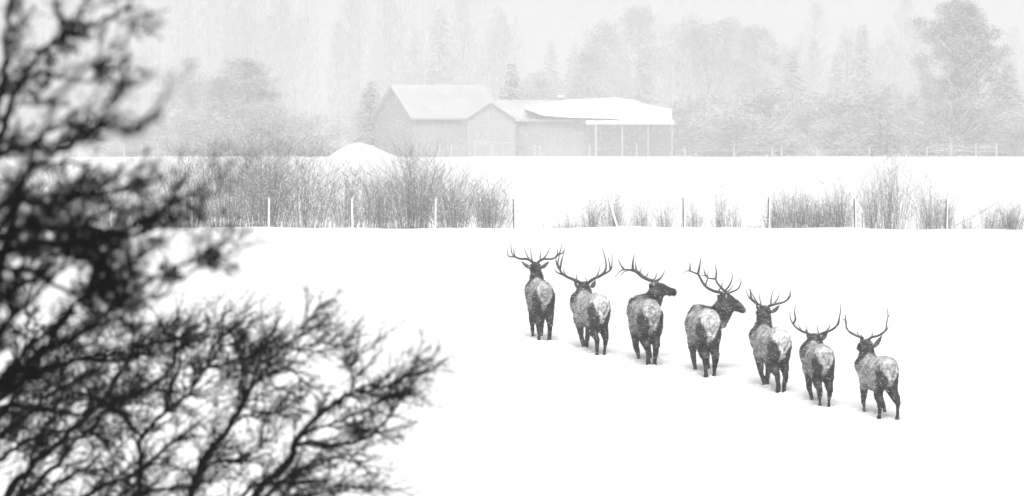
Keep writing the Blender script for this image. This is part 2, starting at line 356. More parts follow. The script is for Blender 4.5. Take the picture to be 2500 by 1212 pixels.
elk(4, 'middle bull elk of the row, white rumped, head turned right showing two branching antlers', 1733, 920, 10, 1.075,
    (1769, 728), (1, .1, -.62), [(1762, 775, 1.1), (1766, 752, 1.1)], [(1771, 738, 1774, 718, .06, -.13), (1757, 734, 1752, 718, .06, .0)],
    [[([(1764, 715), (1743, 711), (1724, 701), (1713, 686), (1705, 671), (1697, 667), (1683, 662), (1675, 663), (1665, 672)], .03, tp, -.05, -.3),
      ([(1684, 662), (1685, 652), (1684, 640)], .018, tp, -.25, -.25), ([(1704, 670), (1708, 650), (1712, 628)], .024, tp, -.2, -.3),
      ([(1722, 697), (1727, 682), (1728, 666)], tn, tp, -.15, -.1), ([(1752, 712), (1762, 700), (1763, 682)], tn, tp, -.05, -.1),
      ([(1768, 719), (1792, 711), (1803, 704), (1809, 690), (1808, 680)], .02, tp, -.05, -.1)],
     [([(1774, 716), (1762, 704), (1751, 691), (1746, 682), (1732, 680), (1721, 674), (1710, 672)], .027, tp, .05, .4),
      ([(1747, 684), (1749, 665), (1746, 645)], .022, tp, .2, .3), ([(1725, 676), (1720, 666), (1718, 654)], .018, tp, .3, .35),
      ([(1771, 710), (1781, 697), (1787, 682), (1788, 666)], .018, tp, .05, .0), ([(1775, 713), (1784, 706), (1790, 696)], tn, tp, .05, .1)]],
    ((.07, 0, 0), (-.07, .02, 0), (.10, 0, 0), (.07, .05, 0)), patch=.72, flank=.28, poll_d=1.1, neck_r=[.225, .215], head_s=1.05)
elk(5, 'fifth bull elk from the left, brightest heart shaped rump, head held up', 1906, 957, 15, 1.0,
    (1868, 759), (-.25, 1, -.1), [(1864, 798, 1.3), (1866, 778, 1.38)], [(1858, 764, 1845, 742, .07, 0), (1881, 764, 1904, 745, .085, 0)],
    [[([(1860, 748), (1845, 740), (1834, 732), (1826, 722), (1821, 706)], .024, tp, 0, -.2), ([(1845, 741), (1834, 728), (1833, 716), (1831, 706)], .026, .014, -.05, .1),
      ([(1851, 743), (1840, 725), (1835, 716)], tn, tp, 0, .2), ([(1858, 746), (1856, 735), (1852, 715)], tn, tp, 0, .3)],
     [([(1876, 748), (1892, 743), (1911, 739), (1924, 731), (1930, 721), (1928, 703)], .026, tp, 0, -.2), ([(1920, 735), (1926, 724), (1927, 714)], tn, tp, -.1, .05),
      ([(1882, 745), (1883, 727), (1889, 706)], tn, tp, 0, .3), ([(1889, 743), (1899, 729), (1904, 714)], tn, tp, 0, .25)]],
    ((.085, -.02, 0), (-.085, .0, 0), (.16, .0, 0), (-.05, .05, 0)), patch=.8, flank=.3, neck_r=[.17, .145])
elk(6, 'sixth bull elk, second from the right end, head lowered beneath upright U shaped antlers', 2012, 992, 9, .945,
    (1990, 826), (-.2, 1, -.3), [(1988, 846, 1.32), (1989, 836, 1.35)], [(1982, 834, 1966, 804, .085, 0), (2003, 832, 2021, 808, .095, 0)],
    [[([(1986, 821), (1971, 814), (1958, 809), (1945, 801), (1935, 790), (1929, 775), (1929, 759)], .027, tp, 0, -.2), ([(1936, 792), (1942, 779), (1940, 764), (1942, 744)], .022, tp, -.1, -.2),
      ([(1957, 808), (1953, 801), (1949, 792)], tn, tp, 0, .2), ([(1972, 815), (1970, 806), (1968, 795)], tn, tp, 0, .25)],
     [([(1995, 821), (2011, 813), (2030, 806), (2043, 795), (2049, 777), (2052, 759), (2051, 740)], .027, tp, 0, -.25), ([(2040, 799), (2048, 790), (2050, 776)], tn, tp, -.1, .1),
      ([(2001, 818), (1997, 808), (1995, 794)], tn, tp, 0, .25), ([(2015, 812), (2024, 800), (2027, 789)], tn, tp, 0, .25)]],
    ((.06, 0, 0), (-.06, 0, 0), (.12, 0, 0), (.0, .05, 0)), patch=.55, flank=.22, neck_r=[.19, .16])
elk(7, 'rightmost bull elk of the row, hind legs apart in stride, slender upright antlers', 2169, 1022, 17, .935,
    (2118, 842), (-.3, 1, -.15), [(2117, 872, 1.25), (2117, 856, 1.3)], [(2108, 850, 2102, 816, .085, 0), (2131, 850, 2154, 818, .09, 0)],
    [[([(2108, 826), (2091, 820), (2076, 812), (2067, 802), (2065, 789), (2062, 782), (2055, 778)], .025, tp, 0, -.2), ([(2066, 790), (2064, 779), (2065, 767)], .018, tp, -.15, -.2),
      ([(2099, 824), (2095, 817), (2092, 809)], tn, tp, 0, .25)],
     [([(2118, 832), (2128, 824), (2144, 820), (2157, 812), (2163, 804), (2165, 787), (2168, 770), (2165, 749)], .025, tp, 0, -.25), ([(2160, 809), (2166, 804), (2169, 796)], tn, tp, -.1, .1),
      ([(2167, 773), (2170, 772), (2173, 771)], .012, tp, -.2, -.2), ([(2127, 826), (2129, 819), (2130, 810)], tn, tp, 0, .25)]],
    ((.0, .12, 0), (.0, -.08, 0.0), (.08, .1, 0), (.17, -.05, 0)), patch=.5, flank=.33, neck_r=[.15, .13])
# trodden snow round the legs: low ridges, one object (nobody could count it)
def trodden():
    r = random.Random(5); m = MB()
    for px, py in ((1322, 829), (1448, 862), (1580, 890), (1722, 916), (1890, 954), (2008, 991), (2150, 1018)):
        s = 121+(py-831)/191*12; D = F/s
        for k in range(34):
            x = (px-1250)/s+r.gauss(0, .32); y = D+r.uniform(-.35, 1.4)
            m.ball((x, y, gz(y)+und(x, y)-.005), (r.uniform(.03, .11), r.uniform(.04, .12), r.uniform(.015, .05)), None, 1)
    tag(m.build('trodden_snow', M['snow'], smooth=True), 'broken clods of snow kicked up around the elk legs', 'snow', kind='stuff')
trodden()
# ------------------------------------------------------------------ willow bushes along the wire fence
POSTX = [78, 270, 468, 655, 860, 1062, 1256, 1503, 1670, 1876, 2088, 2310]
ORD = ['first', 'second', 'third', 'fourth', 'fifth', 'sixth', 'seventh', 'eighth', 'ninth', 'tenth', 'eleventh', 'twelfth']
def bush(px, wpx, hpx, D, n, label, cat='bush', group='bare bushes along the wire fence', r=.011, fan=.5, twig=4, seed=0, name='willow_bush', m_='stem', lean=0, tall=1.0):
    rnd = random.Random(int(px*7+hpx+seed)); s = F/D; W = wpx/s; H = hpx/s
    x0 = (px-1250)/s; g = gz(D)+und(x0, D)-.06
    m = MB()
    for k in range(n):
        a = rnd.gauss(0, .36); a = max(-1, min(1, a)); d = rnd.gauss(0, .35)
        bx = a*W*.42; by = d*W*.35
        h = H*(1-.42*abs(a)**1.5)*rnd.uniform(.45, 1.0)**tall
        ang = a*fan+rnd.gauss(0, .2)+lean; crv = rnd.gauss(0, .2)+a*.1
        pts = []; nseg = 6
        for j in range(nseg+1):
            t = j/nseg
            pts.append((x0+bx+math.tan(ang)*h*t*.55+crv*h*t*t*.5+rnd.gauss(0, .012)*h*t, D+by+d*.25*h*t+rnd.gauss(0, .01)*h*t, g+h*t))
        r0 = r*rnd.uniform(.7, 1.4)
        m.tube(pts, [r0*(1-.75*(j/nseg)) for j in range(nseg+1)], 3, False)
        for q in range(rnd.randint(max(0, twig-2), twig+2)):
            j = rnd.randint(1, nseg-1); p = Vector(pts[j]); tl = h*rnd.uniform(.12, .34); dz = rnd.uniform(.7, 1)
            e = math.tan(ang)*.5+rnd.choice((-1, 1))*rnd.uniform(.3, 1.1); mid = p+Vector((e*tl*.55, rnd.gauss(0, .2)*tl, dz*tl*.45)); tip = p+Vector((e*tl*.75, rnd.gauss(0, .3)*tl, dz*tl))
            m.tube([p, mid, tip], [r0*.6, r0*.45, r0*.2], 3, False)
            if twig > 3:
                t3 = mid+Vector((rnd.gauss(0, .3)*tl, rnd.gauss(0, .2)*tl, .4*tl)); m.tube([mid, t3], [r0*.4, r0*.15], 3, False)
    o = m.build(name, M[m_], None, origin=(x0, D, g)); tag(o, label, cat, group); return o
FD = 276.0
L_b = [  # px, width, height, stems, label
    (20, 170, 150, 190, 'bare bush left of the first fence post, at the left picture edge'),
    (150, 170, 160, 200, 'bare bush between the first and second fence posts, veiled by dark blurred branches'),
    (265, 150, 150, 150, 'bare bush directly behind the second pale fence post'),
    (370, 130, 95, 170, 'low bare bush between the second and third fence posts'),
    (450, 150, 195, 230, 'tall grey willow bush behind the third pale fence post'),
    (555, 170, 205, 300, 'broad tall willow bush midway between the third and fourth fence posts'),
    (650, 150, 225, 330, 'tallest dense willow bush, directly behind the fourth fence post'),
    (750, 170, 195, 300, 'wide willow bush midway between the fourth and fifth fence posts'),
    (850, 130, 165, 240, 'looser willow bush behind the fifth fence post'),
    (930, 140, 140, 250, 'lower dense willow bush just right of the fifth fence post'),
    (1010, 150, 195, 330, 'dark willow bush with an arched top just left of the sixth fence post'),
    (1105, 140, 165, 270, 'grey willow bush just right of the sixth fence post'),
    (1195, 130, 135, 240, 'last willow bush of the thicket, just left of the seventh fence post'),
]
for px, W, H, n, lb in L_b:
    bush(px, W*1.15, H*(1.2, 1.08, 1.28)[int(px) % 3], FD+3+(px*7 % 5), int(n*(.48 if px < 400 else .5)*(1.3, 1.1, 1.5)[int(px) % 3]*(1.3 if px > 1100 else 1)), lb, r=.0066, twig=5, fan=.62)
for px, W, H, n, lb in [
    (1385, 60, 42, 26, 'small sparse twigs in snow between the seventh and leaning fence posts'),
    (1445, 60, 78, 60, 'upright thin bush just left of the leaning fence post'),
    (1500, 70, 90, 70, 'spiky upright bush behind the leaning pale post'),
    (1560, 60, 70, 50, 'short bush just right of the leaning post'),
    (1620, 70, 72, 45, 'loose bush on the left side of the ninth fence post'),
    (1695, 60, 68, 45, 'fan shaped bush on the right side of the ninth fence post'),
    (1757, 40, 92, 34, 'narrow bush right of the ninth fence post, around one long single stem'),
    (1790, 45, 72, 30, 'small narrow bush left of the tenth fence post'),
    (1895, 70, 92, 90, 'dense bush at the tenth fence post'),
    (1945, 80, 105, 110, 'dense knee high thicket just right of the tenth fence post'),
    (2000, 80, 85, 120, 'low dense bush midway between the tenth and eleventh fence posts'),
    (2050, 70, 105, 100, 'bush with long whips just left of the eleventh fence post'),
    (2125, 70, 150, 60, 'open bush of tall whips just right of the eleventh fence post'),
    (2172, 95, 225, 90, 'tallest bush right of centre, long stems rising above the far fence'),
    (2268, 70, 125, 75, 'upright bush just left of the twelfth fence post'),
    (2305, 60, 90, 60, 'leaning bush behind the twelfth fence post'),
    (2360, 60, 50, 22, 'sparse low twigs right of the twelfth fence post'),
    (2415, 60, 78, 36, 'thin arching bush near the right edge'),
    (2465, 80, 68, 130, 'low dark dense bush at the right edge of the picture')]:
    bush(px, W*1.4, H*1.2, FD+2+(px*3 % 3), int(n*1.6), lb, r=.0062, twig=3, fan=.35, tall=1.3)
bush(1757, 6, 150, FD+2, 2, 'single long bare stem standing above the narrow bush between ninth and tenth posts', fan=.05, twig=1, name='bare_stem', tall=.2)
for k, px in enumerate((2035, 2058)):
    bush(px, 14, 190, FD+2, 4, ('long thin whips', 'longest thin whips')[k]+' rising left of the eleventh fence post'+(', nearer the tenth', ', beside it')[k], fan=.5, twig=3, name='willow_whip', tall=.4)
fb = MB(); a, b = P(2330, 552, FD+1), P(2505, 458, FD+1)
fb.tube([a, a.lerp(b, .25)+Vector((0, 0, -.05)), a.lerp(b, .5), a.lerp(b, .75)+Vector((0, 0, .06)), b], [.012, .010, .008, .006, .004], 4)
tag(fb.build('fallen_branch', M['stem']), 'long thin fallen branch slanting up to the right picture edge', 'branch')
wr = random.Random(9)
wm = MB()
for k in range(420):
    px = wr.choice((wr.uniform(0, 2500), wr.uniform(1260, 1480), wr.uniform(1800, 1880), wr.uniform(2330, 2450), wr.gauss(1390, 30), wr.gauss(1560, 70)))
    D = FD+wr.uniform(-13, -5); x = (px-1250)/F*D; g = gz(D)+und(x, D)-.02; h = wr.uniform(.08, .45)*wr.random()+.05
    wm.tube([(x, D, g), (x+wr.gauss(0, .05), D, g+h*.6), (x+wr.gauss(0, .12), D, g+h)], [.006, .005, .002], 3, False)
tag(wm.build('dry_grass', M['weed']), 'thin dry grass stalks poking through the snow by the fence', 'grass', kind='stuff')
# ------------------------------------------------------------------ wire fence
fence = empty('wire_fence', P(1250, 560, 272)); tag(fence, 'wire fence with twelve thin posts along the bushes', 'fence')
fl = fence.location; tops = []
for k, px in enumerate(POSTX):
    D = 273.0; x = (px-1250)/F*D; g = gz(D)+und(x, D); hgt = 1.30
    tx = x+(.02 if k % 2 else -.03); top = g+hgt
    left = px < 1100
    if k == 7: tx = x-.30; x += .12; top = g+1.25
    m = MB(); rr = .045 if not left else .036
    m.tube([(x-fl.x, D-fl.y, g-.3-fl.z), (x*.5+tx*.5-fl.x, D-fl.y, g+.5-fl.z), (tx-fl.x, D-fl.y, top-fl.z)], [rr, rr, rr*.95], 8)
    po = m.build('post', M['post'], fence)
    s_ = MB()                                             # snow driven onto one side
    off = .035 if not left and k != 7 else .012
    s_.tube([(x-fl.x+off, D-.03-fl.y, g-.1-fl.z), ((x+tx)/2-fl.x+off, D-.03-fl.y, g+.55-fl.z), (tx-fl.x+off, D-.03-fl.y, top+.03-fl.z)], [rr*1.05, rr*1.12 if left or k == 7 else rr*.7, rr*.95 if left or k == 7 else rr*.8], 6)
    s_.build('snow_crust', M['plaster'], po)
    tops.append((tx-fl.x, D-fl.y, top-fl.z, x-fl.x, g-fl.z))
for hh in (.35, .65, .93):
    m = MB(); pts = []
    for (tx, y, tz, x, g) in tops:
        pts.append((x+(tx-x)*hh, y+.045, g+hh*1.28))
    m.tube([(-25, 273-fl.y, pts[0][2])]+pts+[(25, 273-fl.y, pts[-1][2])], .0014, 3); m.build('wire', M['post'], fence)
# ------------------------------------------------------------------ far rail fence
rf = empty('rail_fence', P(1250, 383, 846)); tag(rf, 'distant snow covered rail fence along the far side of the pasture', 'fence'); rl = rf.location
RP = [(303, 27), (383, 34), (502, 30), (1072, 28), (1102, 30), (1160, 36), (1202, 30), (1305, 26), (1318, 26), (1439, 28), (1554, 30), (1671, 22), (1792, 26), (1885, 22), (1908, 27), (1993, 22), (2122, 24), (2263, 24), (2322, 34), (2382, 30), (2433, 32)]
tp_ = []
for px, h in RP:
    D = 846.0; x = (px-1250)/F*D-rl.x; g = gz(D)-rl.z; hh = h/F*D; m = MB()
    m.tube([(x, 0, g-.3), (x+.02, 0, g+hh+.1)], [.13, .11], 6); m.build('fence_post', M['rail'], rf); tp_.append((px, x, g, hh))
def rails(a, b, dz=(-.1,), r=.055):
    q = [t for t in tp_ if a <= t[0] <= b]
    for d in dz:
        m = MB(); m.tube([(x, -.1, g+hh+d) for _, x, g, hh in q], r, 5); m.build('rail', M['rail'], rf)
rails(1160, 1202, (0,)); m = MB(); x1, x2 = (1160-1250)/F*846-rl.x, (1262-1250)/F*846-rl.x; m.tube([(x1, -.1, gz(846)-rl.z+1.85), (x2, -.1, gz(846)-rl.z+1.8)], .07, 5); m.build('rail', M['rail'], rf)
rails(1305, 1318, (0,)); rails(1439, 1908, (-.45,), .03); rails(1908, 2263, (-.35,), .03); rails(2263, 2322, (-.05, -.7), .05); rails(2322, 2433, (-.4, -.95), .04); rails(303, 502, (-.4,), .03)
for k, (px, ya, yb, D, lb) in enumerate([(2357, 374, 425, 640, 'thin lone stake standing in the far pasture right of the big tree trunk'), (1877, 378, 388, 800, 'faint short stake at the near side of the rail fence')]):
    a = P(px, ya, D); m = MB(); m.tube([(a.x, D, gz(D)-.2), (a.x+.03, D, a.z)], [.045, .035], 5); tag(m.build('stake', M['rail']), lb, 'stake')
# ------------------------------------------------------------------ barn and low farmhouse
def prism(m, A, dirv, Lg, Wd, z0, ze, zr, over=0.0):
    """gabled volume: A = front-left ground corner, dirv = unit vector along ridge, width goes away from the viewer"""
    d = Vector((dirv[0], dirv[1], 0)).normalized(); n = Vector((-d.y, d.x, 0))
    V = []
    for t in (-over, Lg+over):
        for wv, zz in ((0, z0), (0, ze), (Wd/2, zr), (Wd, ze), (Wd, z0)):
            p = A+d*t+n*wv; V.append((p.x, p.y, zz))
    m.add(V, [(0, 1, 2, 3, 4), (9, 8, 7, 6, 5), (0, 5, 6, 1), (4, 3, 8, 9), (1, 6, 7, 2), (2, 7, 8, 3), (0, 4, 9, 5)])
    return d, n
def roofslab(m, A, d, n, Lg, Wd, ze, zr, over, th_, e0=0.0):
    for sgn in (0, 1):
        w0 = -.45 if sgn == 0 else Wd+.45; sl = (zr-ze)/(Wd/2); zl = ze-.45*sl
        V = []
        for t in (-over, Lg+over):
            for zz in (0.01, th_):
                for wv, zb in ((w0, zl), (Wd/2, zr)):
                    p = A+d*t+n*wv; V.append((p.x, p.y, zb+zz))
        m.add(V, [(0, 1, 3, 2), (4, 6, 7, 5), (0, 4, 5, 1), (2, 3, 7, 6), (0, 2, 6, 4), (1, 5, 7, 3)])
HD = 905.0
def hz(py, D=HD): return (HOR-py)/F*D
barn = empty('barn', (0, 0, 0)); A = P(1008, 383, HD); A.z = 0; g0 = gz(HD)-.3
th = math.radians(27); dv = (math.cos(th), math.sin(th)); Wd = 98/F*HD/math.sin(th)*1.0
m = MB(); d, n = prism(m, A, dv, 14.0, Wd, g0, hz(287), hz(212)); m.build('wall', M['wall'], barn)
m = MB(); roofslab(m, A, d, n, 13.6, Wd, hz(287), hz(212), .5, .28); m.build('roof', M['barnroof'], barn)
tag(barn, 'tall barn with a steep snow covered roof in the blizzard', 'barn')
house = empty('farmhouse', (0, 0, 0)); HD2 = 893.0
m = MB(); A2 = P(1215, 383, HD2); A2.z = 0; d2, n2 = prism(m, A2, (1, .06), (1640-1215)/F*HD2, 7.0, g0, hz(292, HD2), hz(252, HD2)); m.build('wall', M['wall'], house)
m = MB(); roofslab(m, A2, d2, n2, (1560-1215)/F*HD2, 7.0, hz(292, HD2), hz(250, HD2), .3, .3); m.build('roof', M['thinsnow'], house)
# deep drifted snow blanket on the roof's right part
def drift(m, x0, x1, yt, yb, D0, thk=.35):
    nx, ny = 40, 10; V = []; sl = .45
    for j in range(ny+1):
        for i in range(nx+1):
            t = i/nx; u = j/ny
            top = np.interp(t, [0, .12, .3, .62, .72, .85, 1], yt); bot = np.interp(t, [0, .12, .3, .62, .72, .85, 1], yb)
            py = bot+(top-bot)*u; D = D0+u*3.4
            px = x0+(x1-x0)*t; p = P(px, py, D); V.append((p.x, p.y-.25*math.sin(u*3.14)-.25, p.z+.05))
    k = nx+1; m.add(V, [(j*k+i, j*k+i+1, (j+1)*k+i+1, (j+1)*k+i) for j in range(ny) for i in range(nx)])
m = MB(); drift(m, 1282, 1640, [266, 255, 247, 242, 247, 261, 270], [268, 284, 289, 292, 300, 304, 298], HD2-.5)
sb = m.build('snow_blanket', M['roofsnow'], house); so = sb.modifiers.new('s', 'SOLIDIFY'); so.thickness = .15; so.offset = 1
# front cross gable
m = MB(); xg = P(1197, 250, 888); gv = [(P(1140, 291, 886)), (P(1197, 252, 886)), (P(1258, 291, 886))]
V = [(gv[0].x, 886, g0), (gv[0].x, 886, gv[0].z), (gv[1].x, 886, gv[1].z), (gv[2].x, 886, gv[2].z), (gv[2].x, 886, g0)]
V += [(x, 896, z) for x, y, z in V]; m.add(V, [(0, 1, 2, 3, 4)[::-1], (5, 6, 7, 8, 9), (0, 5, 6, 1)[::-1], (4, 3, 8, 9), (0, 4, 9, 5)]); m.build('gable', M['wall'], house)
m = MB()
for a, b in ((0, 1), (1, 2)):
    p, q = gv[a], gv[b]; V = [(p.x, 885.6, p.z+.01), (q.x, 885.6, q.z+.01), (q.x, 896, q.z+.01), (p.x, 896, p.z+.01), (p.x, 885.6, p.z+.2), (q.x, 885.6, q.z+.2), (q.x, 896, q.z+.2), (p.x, 896, p.z+.2)]
    m.add(V, [(0, 1, 2, 3), (4, 7, 6, 5), (0, 4, 5, 1), (1, 5, 6, 2), (2, 6, 7, 3), (3, 7, 4, 0)])
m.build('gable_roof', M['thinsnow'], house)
m = MB(); c = P(1368, 244, 897); m.box((c.x, c.y, c.z-.3), (.42, .42, .62)); ch = m.build('chimney', M['wall'], house)
m = MB(); m.box((c.x, c.y, c.z+.46), (.46, .46, .13)); m.build('snow_cap', M['roofsnow'], ch)
# porch
m = MB(); a, b = P(1430, 304, 890.6), P(1646, 304, 890.6); V = [(a.x, 890.6, a.z), (b.x, 890.6, b.z), (b.x, 892.9, b.z+.35), (a.x, 892.9, a.z+.35)]; V += [(x, y, z+.25) for x, y, z in V]
m.add(V, [(0, 3, 2, 1), (4, 5, 6, 7), (0, 1, 5, 4), (1, 2, 6, 5), (2, 3, 7, 6), (3, 0, 4, 7)]); m.build('porch_roof', M['roofsnow'], house)
for px, r in ((1455, .15), (1519, .12), (1582, .09), (1641, .09)):
    a = P(px, 306, 890.9); m = MB(); m.tube([(a.x, a.y, g0), (a.x, a.y, a.z)], r, 6); m.build('porch_post', M['rail'], house)
tag(house, 'low long farmhouse with cross gable, chimney and porch posts, right of the barn', 'farmhouse')
# ------------------------------------------------------------------ background trees
def spray(m, c, d, L_, wd, rnd):
    d = d.normalized(); s_ = d.cross(Vector((rnd.gauss(0, 1), rnd.gauss(0, 1), rnd.gauss(0, 1)))).normalized()*wd; u = d.cross(s_).normalized()*wd*.6
    m.add([c+s_, c-s_*.5+u, c-s_*.5-u, c+d*L_], [(0, 1, 2), (0, 3, 1), (1, 3, 2), (2, 3, 0)])
def conifer(H, R, rnd, dens=1.0, low=.04):
    t = MB(); t.tube([(0, 0, -.5), (0, 0, H*.5), (0, 0, H)], [H*.016+.05, H*.01, .02], 6)
    m = MB(); z = H*low
    while z < H*.99:
        f = 1-z/H; r = R*(f**.8)*rnd.uniform(.75, 1.12)+.1; nb = max(4, int(9*f+4))
        a0 = rnd.random()*6.28
        for k in range(nb):
            a = a0+k*6.283/nb+rnd.gauss(0, .2); rr = r*rnd.uniform(.7, 1.1)
            tip = Vector((math.cos(a)*rr, math.sin(a)*rr, -rr*.28+rnd.gauss(0, .1)))
            m.tube([(0, 0, z), (tip.x*.5, tip.y*.5, z+tip.z*.3), (tip.x, tip.y, z+tip.z)], [.05, .04, .015], 3, False)
            for q in range(int(5*dens+rr*5*dens)):
                u = rnd.uniform(.12, 1); c = Vector((tip.x*u, tip.y*u, z+tip.z*u*u))
                dr = Vector((tip.x, tip.y, 0)).normalized()*.6+Vector((rnd.gauss(0, .5), rnd.gauss(0, .5), rnd.gauss(-.35, .3)))
                spray(m, c, dr, rnd.uniform(.25, .6)*(.5+R*.12), .09+.02*R, rnd)
        z += H*.022*rnd.uniform(.7, 1.2)+.08
    return t, m
def broad(H, R, rnd, clumps=60, per=55, low=.25, size=.5, shape=None, cs_=.16):
    t = MB(); m = MB()
    tr = [Vector((rnd.gauss(0, .02)*H*j/5, rnd.gauss(0, .02)*H*j/5, -.5+(H*.9+.5)*j/5)) for j in range(6)]
    t.tube(tr, [H*.02*(1-.8*j/5)+.04 for j in range(6)], 7)
    for k in range(clumps):
        u = rnd.uniform(low, 1)
        wr_ = R*(shape(u) if shape else math.sin(math.pi*min(1, (u-low)/(1-low)*.85+.12))**.6)
        a = rnd.random()*6.283; rr = wr_*math.sqrt(rnd.uniform(.02, 1)); c = Vector((math.cos(a)*rr, math.sin(a)*rr, H*u*.97))
        b = Vector((0, 0, max(H*.12, c.z-rr*.9-H*.06)))
        t.tube([b, b.lerp(c, .5)+Vector((0, 0, -.05*H)), c], [.07+.004*H, .05, .02], 4, False)
        cr = R*cs_*rnd.uniform(.7, 1.5)+.2
        for q in range(per):
            o = Vector((rnd.gauss(0, 1), rnd.gauss(0, 1), rnd.gauss(0, .75)))*cr*.6
            spray(m, c+o, Vector((o.x, o.y, o.z*.4+.05)), size*rnd.uniform(.5, 1.2), .05+.1*size, rnd)
    return t, m
def poplar(H, R, rnd, n=240):
    """bare tall tree with upswept fine branches"""
    t = MB(); m = MB(); t.tube([(0, 0, -.5), (rnd.gauss(0, .2), 0, H*.5), (rnd.gauss(0, .4), 0, H)], [.28, .16, .03], 6)
    for k in range(n):
        z = H*rnd.uniform(.12, .97); a = rnd.random()*6.28; L_ = R*rnd.uniform(.5, 1.1)*math.sin(3.14*min(1, z/H*.8+.15)); up = rnd.uniform(.7, 1.7)
        e = Vector((math.cos(a)*L_, math.sin(a)*L_, L_*up)); p = Vector((0, 0, z-L_*.6))
        m.tube([p, p+e*.5+Vector((0, 0, -.1)), p+e], [.06, .045, .015], 3, False)
        for q in range(10):
            c = p+e*rnd.uniform(.3, 1); spray(m, c, e.normalized()+Vector((rnd.gauss(0, .5), rnd.gauss(0, .5), rnd.gauss(.3, .4))), rnd.uniform(.4, 1.3), .05, rnd)
    return t, m
PROTO = {}
def proto(kind, k):
    key = (kind, k)
    if key in PROTO: return PROTO[key]
    rnd = random.Random(hash(kind) % 1 + k*17+len(kind))
    if kind == 'conifer': t, m = conifer(20, 4.2, rnd, .9); mm = 'needles'
    elif kind == 'broad': t, m = broad(20, 5, rnd, 95, 75, .15, .6); mm = 'branches'
    elif kind == 'dome': t, m = broad(20, 5, rnd, 110, 90, .12, .5); mm = 'darkcrown'
    elif kind == 'stand': t, m = broad(20, 4.5, rnd, 75, 75, .5, .6); mm = 'branches'
    elif kind == 'thicket': t, m = broad(8, 5, rnd, 60, 60, .06, .45); mm = 'needles'
    else: t, m = poplar(24, 3.2, rnd); mm = 'branches'
    a = t.build('trunk', M['farbark']); b = m.build('crown', M[mm])
    da, db = a.data, b.data; bpy.data.objects.remove(a); bpy.data.objects.remove(b)
    PROTO[key] = (da, db); return PROTO[key]
BASEH = dict(dome=20, conifer=20, broad=20, stand=20, thicket=8, poplar=24); BASER = dict(dome=5, conifer=4.2, broad=5, stand=4.5, thicket=5, poplar=3.2)
NM = dict(dome='leafless_tree', conifer='spruce_tree', broad='leafless_tree', stand='leafless_tree', thicket='snowy_shrub', poplar='poplar_tree')
def tree(kind, px, top, wpx, D, label, group=None, k=None):
    da, db = proto(kind, (int(px) % 3) if k is None else k)
    x = (px-1250)/F*D; g = gz(D); H = (HOR-top)/F*D-g; R = wpx/2/F*D*(1.75 if kind == 'conifer' else 1.25)
    r = empty(NM[kind], (x, D, g)); r.scale = (R/BASER[kind], R/BASER[kind], H/BASEH[kind]); r.rotation_euler = (0, 0, px*1.7 % 6.28)
    tag(r, label, 'shrub' if kind == 'thicket' else 'tree', group)
    for nm, dd in (('trunk', da), ('crown', db)):
        o = bpy.data.objects.new(nm, dd); C.objects.link(o); o.parent = r
G1 = 'snow veiled trees behind the farm'
